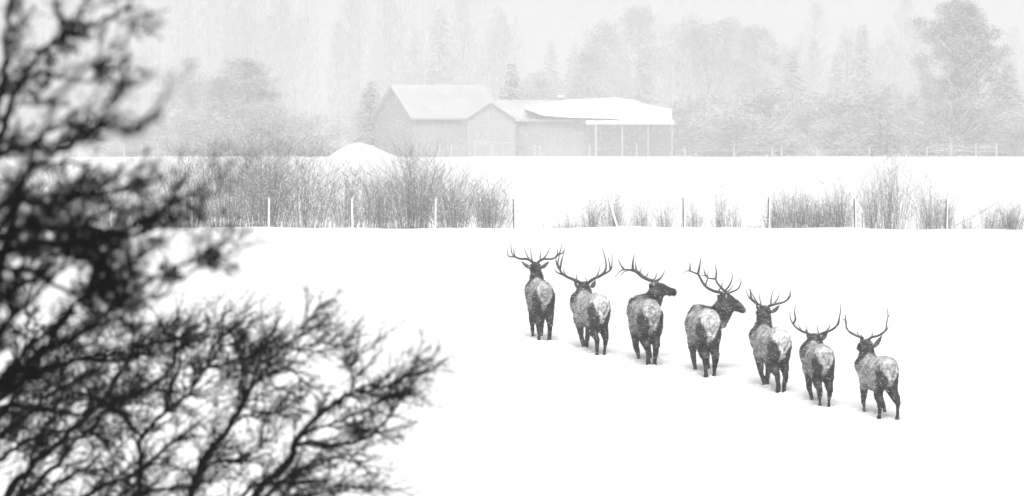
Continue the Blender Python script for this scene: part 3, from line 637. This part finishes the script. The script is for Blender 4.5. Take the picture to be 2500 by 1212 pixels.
T = [('dome', 595, 142, 150, 930, 'darkest rounded tree left of the barn, with a narrow domed top'),
     ('broad', 540, 190, 110, 940, 'lower rounded tree touching the left side of the dark domed tree'),
     ('broad', 470, 165, 110, 1000, 'pale tree left of the dark domed tree'),
     ('thicket', 610, 250, 200, 915, 'wide grey shrub under the dark domed tree'),
     ('thicket', 480, 290, 200, 912, 'wide pale shrub on the left behind the snowy bank'),
     ('thicket', 760, 285, 220, 912, 'wide pale shrub between the dark domed tree and the barn'),
     ('conifer', 905, 195, 110, 960, 'spruce standing at the left gable of the barn'),
     ('conifer', 1075, 12, 130, 1500, 'tallest pointed spruce above the barn roof'),
     ('conifer', 1015, 70, 110, 1600, 'shorter spruce just left of the tallest spruce above the barn'),
     ('conifer', 1200, 60, 120, 1550, 'spruce above the right end of the barn roof'),
     ('conifer', 1250, 150, 100, 1010, 'small spruce above the low cross gable'),
     ('conifer', 1345, 92, 75, 1500, 'narrow spruce above the farmhouse chimney'),
     ('broad', 1310, 165, 80, 1150, 'pale low tree between the cross gable and the chimney'),
     ('broad', 1440, 120, 90, 1190, 'pale tree between the chimney spruces and the tall rounded trees'),
     ('conifer', 1402, 100, 95, 1500, 'broad based spruce just right of the chimney'),
     ('broad', 1480, 45, 110, 1420, 'tall rounded tree behind the middle of the farmhouse'),
     ('broad', 1560, 15, 115, 1440, 'highest rounded tree above the right half of the farmhouse'),
     ('conifer', 1570, 110, 90, 1250, 'spruce just behind the right end of the farmhouse roof'),
     ('stand', 1700, 38, 125, 1350, 'long trunked tree at the left of the bare trunk stand'),
     ('stand', 1770, 48, 110, 1370, 'long trunked tree in the middle of the bare trunk stand'),
     ('stand', 1845, 66, 100, 1340, 'long trunked tree at the right of the bare trunk stand'),
     ('conifer', 1935, 115, 110, 1150, 'wide spruce just right of the bare trunk stand'),
     ('conifer', 2042, 125, 80, 1250, 'small spruce left of the slim tall spruce'),
     ('conifer', 2105, 62, 90, 1250, 'slim tall spruce left of the big dark tree'),
     ('poplar', 1990, 0, 90, 1750, 'faint bare poplar between the two spruces right of the trunk stand'),
     ('poplar', 2210, -60, 80, 1700, 'faint tall bare poplar just left of the big dark tree'),
     ('thicket', 1720, 240, 220, 930, 'grey shrub mass below the bare trunk stand'),
     ('thicket', 1880, 225, 230, 935, 'dark shrub mass below the wide spruce'),
     ('thicket', 2030, 235, 220, 925, 'shrub mass below the small spruce'),
     ('thicket', 2150, 215, 200, 930, 'shrub mass at the left foot of the big dark tree'),
     ('thicket', 2260, 240, 170, 925, 'shrub mass under the left half of the big dark tree'),
     ('thicket', 2390, 250, 180, 925, 'shrub mass under the right half of the big dark tree'),
     ('thicket', 1620, 265, 130, 935, 'shrub mass at the right end of the farmhouse porch'),
     ('thicket', 1800, 290, 240, 905, 'lowest shrub band under the middle of the trunk stand'),
     ('thicket', 330, 290, 200, 915, 'wide pale shrub left of the pasture bank, behind the dark tree tips'),
     ('conifer', 2460, 150, 120, 930, 'spruce partly cut by the right picture edge'),
     ('thicket', 2480, 270, 200, 915, 'low shrub mass at the right picture edge behind the rail fence')]
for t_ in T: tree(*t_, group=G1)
# the big dark tree on the right, shaped after the photograph
rnd = random.Random(77)
D = 856.0; sN = F/D; H = (388-12)/sN; big = empty('big_tree', ((2335-1250)/sN, D, gz(D)))
def prof(u):   # half width in m at height fraction u
    return np.interp(u, [.05, .2, .35, .45, .55, .62, .70, .75, .8, .9, 1.0], [112, 140, 150, 112, 145, 118, 92, 95, 62, 72, 30])/sN
t, m = broad(H, 1, rnd, 5, 4, .9)
m = MB(); t = MB(); t.tube([(-.3, 0, -.6), (-.3, 0, 3), (0, 0, H*.4), (.1, 0, H*.92)], [.62, .5, .4, .08], 8)
for k in range(235):
    u = rnd.uniform(.06, .985)**.9; a = rnd.random()*6.283; w_ = prof(u); rr = w_*math.sqrt(rnd.uniform(.03, 1)); xo = (25*(1-u))/sN*math.sin(u*3)
    c = Vector((math.cos(a)*rr+xo, math.sin(a)*rr*.8, H*u)); b = Vector((0, 0, max(2, c.z-rr*.8-.8)))
    if abs(c.x-.1*H*.2) < .7 and .52 < u < .6 and rnd.random() < .7: continue
    t.tube([b, b.lerp(c, .55)+Vector((0, 0, -.3)), c], [.16, .09, .03], 4, False)
    cr = rnd.uniform(.5, .95)
    for q in range(85):
        o = Vector((rnd.gauss(0, 1), rnd.gauss(0, 1), rnd.gauss(0, .8)))*cr*.62
        spray(m, c+o, Vector((o.x, o.y, o.z*.3)), rnd.uniform(.2, .5), .10, rnd)
for (ax, ay, n_) in ((2248, 62, 5), (2262, 95, 3), (2430, 85, 4), (2450, 130, 3)):          # side tufts seen against the sky
    c = Vector(((ax-2335)/sN, 0, (388-ay)/sN)); t.tube([(0, 0, c.z-4), c*.5+Vector((0, 0, c.z*.5-1.6)), c], [.15, .09, .03], 4, False)
    for q in range(n_*60):
        o = Vector((rnd.gauss(0, .55), rnd.gauss(0, .5), rnd.gauss(0, .38))); spray(m, c+o, o, rnd.uniform(.2, .5), .09, rnd)
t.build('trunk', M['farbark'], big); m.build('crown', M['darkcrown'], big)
tag(big, 'big dark full crowned tree at the right, behind the rail fence', 'tree')
# far wood: one mass of trunks and crowns fading out
rnd = random.Random(3); fm = MB()
for k in range(250):
    D = rnd.uniform(1250, 1900); px = rnd.uniform(-60, 2560); s_ = F/D
    if 1290 < px < 1400: continue
    env = np.interp(px, [0, 250, 700, 1250, 1300, 1450, 1620, 1900, 1960, 2200, 2500], [-40, -120, -80, 0, 170, 90, 60, 100, 40, 60, 60]); top = env+rnd.uniform(0, 110)
    if px < 1200: top = rnd.uniform(-150, 60)
    H = (HOR-top)/s_-gz(D); x = (px-1250)/s_; g = gz(D); R = rnd.uniform(2.2, 5)
    fm.tube([(x, D, g-.5), (x+rnd.gauss(0, .4), D, g+H*.6), (x+rnd.gauss(0, .6), D, g+H)], [.42, .25, .04], 5, False)
    low = .6 if 1650 < px < 1930 else .1
    for q in range(850):
        u = rnd.uniform(low, 1); a = rnd.random()*6.28; rr = R*math.sin(3.14*min(1, (u*.85+.12)))**.7*math.sqrt(rnd.random())
        c = Vector((x+math.cos(a)*rr, D+math.sin(a)*rr, g+H*u)); spray(fm, c, Vector((math.cos(a)*.5, math.sin(a)*.5, 1)), rnd.uniform(.5, 1.6), .1, rnd)
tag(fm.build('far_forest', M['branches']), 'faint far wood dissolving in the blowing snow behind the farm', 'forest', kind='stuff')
# ------------------------------------------------------------------ blurred foreground tree and shrub
def cr(pts, n=4):
    E = [pts[0]*2-pts[1]]+pts+[pts[-1]*2-pts[-2]]; o = []
    for j in range(1, len(pts)):
        a, b, c, d = E[j-1:j+3]
        for i in range(n):
            u = i/n; o.append(.5*((2*b)+(c-a)*u+(2*a-5*b+4*c-d)*u*u+(3*b-a-3*c+d)*u**3))
    o.append(pts[-1]); return o
def twig(m, p, d, L_, r, dep, rnd, drift_):
    n = 4; pts = [p]; q = d.normalized()
    for j in range(n):
        q = (q+Vector((rnd.gauss(0, .12), rnd.gauss(0, .12), rnd.gauss(0, .12)))+drift_*.06).normalized(); pts.append(pts[-1]+q*L_/n)
    m.tube(pts, [r*(1-.6*j/n) for j in range(n+1)], 4 if r > .003 else 3, False)
    if dep > 0:
        for j in range(1, n+1):
            for _ in range(2 if rnd.random() < .2 else 1):
                a = q.cross(Vector((rnd.gauss(0, 1), rnd.gauss(0, .8), rnd.gauss(0, 1)))).normalized()
                dd = (pts[j]-pts[j-1]).normalized()+a*rnd.uniform(.35, .8)
                twig(m, pts[j], dd, L_*rnd.uniform(.5, .8), max(.0009, r*.6), dep-1, rnd, drift_)
    else:
        for _ in range(2):                                   # buds and short spurs
            j = rnd.randint(1, n); dd = q+Vector((rnd.gauss(0, .8), rnd.gauss(0, .5), rnd.gauss(0, .8))); e = pts[j]+dd.normalized()*rnd.uniform(.005, .012)
            m.tube([pts[j], (pts[j]+e)/2, e], [.0012, .0022, .0008], 3, False)
def limb(parent, pl, D0, D1, r0, r1, seed, dens=1.0, tl=.17, dep=2, drift_=Vector((.6, 0, .5)), start=0.0, tr=.0032):
    rnd = random.Random(seed); k = len(pl); o = parent.location
    P3 = [P(a, b, D0+(D1-D0)*j/(k-1)+rnd.gauss(0, .12))-o for j, (a, b) in enumerate(pl)]
    pts = cr(P3); pts = [pts[0]]+[p+Vector((rnd.gauss(0, .004), 0, rnd.gauss(0, .004))) for p in pts[1:]]; n = len(pts)
    m = MB(); m.tube(pts, [(r0+(r1-r0)*j/(n-1))*rnd.uniform(.88, 1.12) for j in range(n)], 7); lo = m.build('limb', M['bark_near'], parent, True)
    tm = MB(); lens = sum((pts[j+1]-pts[j]).length for j in range(n-1)); cnt = int(lens*14*dens)
    for c in range(cnt):
        u = rnd.uniform(start, 1)*(n-1); j = min(n-2, int(u)); p = pts[j].lerp(pts[j+1], u-j); q = (pts[j+1]-pts[j]).normalized()
        a = q.cross(Vector((rnd.gauss(0, 1), rnd.gauss(0, 1), rnd.gauss(0, 1)))).normalized()
        twig(tm, p, q+a*rnd.uniform(.35, 1.0)+drift_*.3, tl*rnd.uniform(.4, 1.1), tr, dep, rnd, drift_)
    if tm.n: tm.build('twig_spray', M['bark_near'], lo)
KT = .72; FT = empty('leafless_tree', ((-330-1250)/F*15, 15, gz(15))); tag(FT, 'dark out of focus leafless tree filling the upper left edge of the picture', 'tree')
m = MB(); o = FT.location
m.tube([Vector((0, 0, -.3)), P(-330, 1900, 15)-o, P(-300, 1100, 15)-o, P(-260, 700, 15)-o, P(-200, 350, 15)-o, P(-120, 0, 15)-o, P(-90, -400, 15)-o], [.10, .09, .075, .062, .048, .033, .018], 10); m.build('trunk', M['bark_near'], FT, True)
A_ = [
 ([(-250, 620), (-60, 480), (2, 340), (25, 250), (60, 190), (100, 130), (150, 90), (210, 68), (270, 42), (350, 8)], 20, 19, .020, .004, 1.0),
 ([(-230, 500), (-60, 420), (0, 250), (12, 140), (20, 40), (25, -60)], 20.5, 20, .018, .008, 1.0),
 ([(100, 132), (150, 85), (140, 30), (125, -30)], 19.5, 19, .010, .004, 1.0),
 ([(150, 90), (185, 60), (205, 10), (215, -30)], 19.5, 19, .008, .004, .9),
 ([(-100, 300), (20, 230), (80, 190), (140, 185), (215, 200), (250, 160)], 20, 18.5, .010, .003, 1.3),
 ([(-100, 430), (0, 385), (60, 355), (130, 365), (190, 340), (238, 305)], 21, 21, .014, .006, 1.5),
 ([(-250, 640), (-80, 560), (0, 505), (60, 490), (130, 500), (200, 480), (280, 465), (335, 455)], 21, 21, .020, .006, 1.9),
 ([(-200, 640), (-60, 600), (60, 560), (180, 560), (320, 555), (385, 525), (420, 490), (450, 420)], 21.5, 21, .020, .005, 1.2),
 ([(385, 525), (430, 495), (500, 478), (575, 455)], 19, 17, .007, .003, .9),
 ([(-200, 680), (0, 620), (90, 600), (170, 598), (250, 580), (330, 568), (372, 560)], 22, 22, .022, .008, 1.6),
 ([(-200, 900), (-60, 780), (0, 740), (60, 690), (130, 640), (200, 575), (230, 530)], 22, 22, .018, .006, 1.5),
 ([(-100, 1010), (0, 935), (60, 890), (120, 850), (200, 812), (265, 760), (300, 735), (360, 690), (440, 650), (535, 615)], 22.5, 22.5, .024, .004, 1.3),
 ([(290, 745), (272, 690), (230, 645), (150, 625), (80, 640)], 22.3, 22.3, .018, .006, 1.7),
 ([(265, 765), (330, 735), (400, 718), (470, 660), (545, 650)], 22.5, 22.3, .009, .003, 1.0),
 ([(-60, 900), (10, 820), (30, 740), (50, 640), (100, 560)], 22, 21.5, .014, .006, 1.3),
 ([(-80, 700), (20, 520), (60, 430), (130, 400), (220, 400)], 20.5, 20, .012, .005, 1.0),
 ([(-80, 1120), (20, 1000), (80, 900), (150, 800), (215, 700), (240, 640)], 22.5, 22, .016, .005, 1.3),
 ([(-60, 1000), (40, 880), (140, 790), (235, 700), (310, 630)], 23, 22, .016, .004, 1.3),
 ([(-80, 850), (30, 780), (110, 700), (160, 640), (190, 560)], 22, 21.5, .015, .004, 1.3),
 ([(-60, 965), (60, 930), (180, 885), (300, 850), (390, 795)], 23, 23, .016, .004, 1.3),
 ([(-60, 650), (60, 660), (150, 705), (240, 765), (300, 790)], 21.5, 22, .013, .005, 1.3),
 ([(200, 575), (260, 640), (250, 720), (290, 740)], 22, 22, .014, .010, 1.6),
]
for k, (pl, d0, d1, r0, r1, dn) in enumerate(A_): limb(FT, pl, d0*KT, d1*KT, r0*KT*.8, r1*KT*.8, 100+k, dn*(.55 if k < 6 else .3 if k == 8 else .9 if k < 8 else 1.1), tl=.08, tr=.0019)
NB = empty('leafless_sapling', ((-150-1250)/F*10, 10, gz(10))); tag(NB, 'paler strongly blurred sapling twigs over the haze right of the dark tree limbs', 'sapling')
m = MB(); o = NB.location; m.tube([Vector((0, 0, -.3)), P(-100, 1500, 10)-o, P(-40, 800, 10)-o, P(60, 430, 10)-o], [.024, .02, .014, .008], 8); m.build('trunk', M['bark_near'], NB, True)
for k, (pl, dn) in enumerate([([(60, 430), (150, 350), (225, 330), (245, 285), (275, 240), (300, 215), (365, 190)], .35), ([(285, 230), (300, 180), (316, 128)], .3),
                              ([(235, 310), (270, 305), (315, 322), (360, 300), (395, 290)], .4), ([(150, 350), (205, 270), (240, 290)], .4), ([(300, 320), (370, 290), (385, 260)], .3),
                              ([(60, 430), (130, 250), (210, 170), (270, 150)], .35)]):
    limb(NB, pl, 10, 9.7, .005, .003, 200+k, dn*.9, tl=.06, dep=1, tr=.0022)
FS = empty('leafless_shrub', ((150-1250)/F*23.5, 23.5, gz(23.5))); tag(FS, 'dark out of focus leafless shrub with budded twigs filling the lower left corner', 'shrub')
m = MB(); o = FS.location
for bx, by in ((-40, 1300), (330, 1300), (430, 1330), (600, 1300)):
    m.tube([Vector(((bx-280)*.00006*5, 0, -.3)), P(bx*.7+60, 2100, 23.5)-o, P(bx, by, 23.5)-o], [.05, .036, .022], 8)
m.build('stem', M['bark_near'], FS, True)
B_ = [
 ([(-40, 1300), (30, 1190), (100, 1115), (170, 1060), (230, 1000), (310, 965), (385, 935), (425, 880), (430, 815)], .022, .006, 1.2),
 ([(-40, 1300), (60, 1210), (140, 1130), (230, 1035), (300, 975), (350, 930)], .016, .006, 1.1),
 ([(330, 1300), (342, 1160), (345, 1065), (400, 1010), (425, 940), (440, 860)], .015, .006, 1.2),
 ([(430, 1330), (475, 1190), (500, 1120), (560, 1045), (600, 975), (640, 925), (690, 905), (765, 912)], .022, .005, 1.1),
 ([(600, 1300), (630, 1212), (720, 1130), (745, 1080), (800, 1020), (860, 985), (900, 960), (990, 945), (1065, 915)], .022, .003, .9),
 ([(895, 965), (905, 920), (885, 875)], .006, .004, 2.2),
 ([(600, 1300), (690, 1190), (760, 1150), (850, 1120), (915, 1110)], .012, .004, 1.1),
 ([(740, 1090), (790, 1080), (850, 1086), (920, 1078), (980, 1048), (1012, 1005), (1035, 975)], .012, .004, 1.1),
 ([(770, 1060), (830, 1040), (905, 1012), (960, 990), (1010, 960)], .008, .003, .9),
 ([(640, 925), (690, 865), (745, 815), (782, 772)], .008, .003, 1.3),
 ([(560, 1045), (620, 1010), (690, 1005), (750, 985)], .008, .004, 1.3),
 ([(600, 975), (600, 900), (620, 850), (590, 800)], .008, .003, 1.5),
 ([(-100, 1100), (0, 1000), (90, 1000), (180, 1010), (260, 990)], .02, .006, 1.6),
 ([(-80, 1040), (20, 960), (100, 905), (190, 880), (290, 880), (370, 850)], .016, .005, 1.6),
 ([(250, 980), (300, 900), (330, 850), (400, 835), (500, 830)], .010, .004, 1.7),
 ([(400, 1010), (460, 960), (500, 900), (520, 850), (560, 800)], .010, .004, 1.6),
 ([(345, 1065), (280, 1000), (200, 960), (120, 940)], .010, .005, 1.4),
 ([(130, 1320), (180, 1240), (260, 1180), (340, 1150), (420, 1080), (470, 1040)], .014, .005, 1.5),
 ([(480, 1150), (540, 1130), (600, 1120), (660, 1090)], .009, .004, 1.4),
 ([(500, 1320), (560, 1250), (620, 1190), (680, 1180), (760, 1180), (850, 1172)], .014, .004, 1.5),
 ([(200, 1330), (240, 1250), (330, 1210), (420, 1190), (520, 1180)], .014, .005, 1.6),
 ([(-80, 1330), (20, 1260), (90, 1220), (160, 1170), (230, 1130)], .018, .006, 1.4),
 ([(500, 900), (580, 880), (660, 850), (720, 850), (800, 860)], .007, .003, 1.4),
 ([(-120, 1160), (-20, 1080), (60, 1020), (130, 960), (210, 920)], .018, .005, 1.5),
 ([(-120, 1250), (-30, 1150), (40, 1090), (110, 1060), (190, 1050), (260, 1070)], .016, .005, 1.5),
 ([(-60, 1400), (0, 1290), (60, 1180), (80, 1100), (120, 1030)], .014, .005, 1.4),
 ([(-120, 1090), (-40, 990), (30, 920), (60, 850), (110, 790)], .016, .005, 1.3),
 ([(700, 1212), (760, 1212), (850, 1200), (940, 1190)], .008, .003, .9),
]
for k, (pl, r0, r1, dn) in enumerate(B_): limb(FS, [(a if a < 550 else 550+(a-550)*.88, b) for a, b in pl], 23.5, 23+(k % 4)*.5, r0*.75, r1*.75, 300+k, dn*1.15, tl=.14)
# ------------------------------------------------------------------ falling snow (beyond counting: one object)
rs = np.random.RandomState(12); NF = 42000
m = MB(); Dd = rs.uniform(95, 210, NF)**1.0; pxs = rs.uniform(-40, 2540, NF); pys = rs.uniform(-20, 1230, NF)
x = (pxs-1250)/F*Dd; z = (HOR-pys)/F*Dd; keep = z > np.interp(Dd, GD, GZ)+.1; x, z, Dd = x[keep], z[keep], Dd[keep]; n = len(x)
a = rs.uniform(.007, .017, n)*np.clip(Dd/126, .8, 1.3); b = a*.33; tl = -.12+rs.normal(0, .08, n)
ctr = np.stack([x, Dd, z], 1)
ax = np.stack([a, np.zeros(n), a*tl], 1); bz = np.stack([-b*tl, np.zeros(n), b], 1); by = np.stack([np.zeros(n), b, np.zeros(n)], 1)
V = np.stack([ctr+ax, ctr-ax, ctr+by, ctr-by, ctr+bz, ctr-bz], 1).reshape(-1, 3)
tri = np.array([(0, 2, 4), (2, 1, 4), (1, 3, 4), (3, 0, 4), (2, 0, 5), (1, 2, 5), (3, 1, 5), (0, 3, 5)])
Fc = (np.arange(n)[:, None, None]*6+tri[None]).reshape(-1, 3)
me = bpy.data.meshes.new('falling_snow'); me.vertices.add(len(V)); me.vertices.foreach_set('co', V.ravel()); me.loops.add(Fc.size); me.loops.foreach_set('vertex_index', Fc.ravel())
me.polygons.add(len(Fc)); me.polygons.foreach_set('loop_start', np.arange(len(Fc))*3); me.update(calc_edges=True)
me.materials.append(M['flake']); fs = bpy.data.objects.new('falling_snow', me); C.objects.link(fs)
tag(fs, 'wind driven snowflakes blowing across the pasture', 'snowfall', kind='stuff')
# ------------------------------------------------------------------ haze
m = MB(); m.box((0, 1450, 9), (830, 1600, 37))
hm = bpy.data.materials.new('haze'); hm.use_nodes = True; t = hm.node_tree; t.nodes.clear()
ou = t.nodes.new('ShaderNodeOutputMaterial'); pv = t.nodes.new('ShaderNodeVolumePrincipled'); pv.inputs['Color'].default_value = (.97, .97, .97, 1); pv.inputs['Density'].default_value = HAZE; pv.inputs['Anisotropy'].default_value = 0
t.links.new(pv.outputs[0], ou.inputs['Volume'])
hz_ = m.build('haze', hm); tag(hz_, 'blowing snow haze filling the air', kind='stuff')
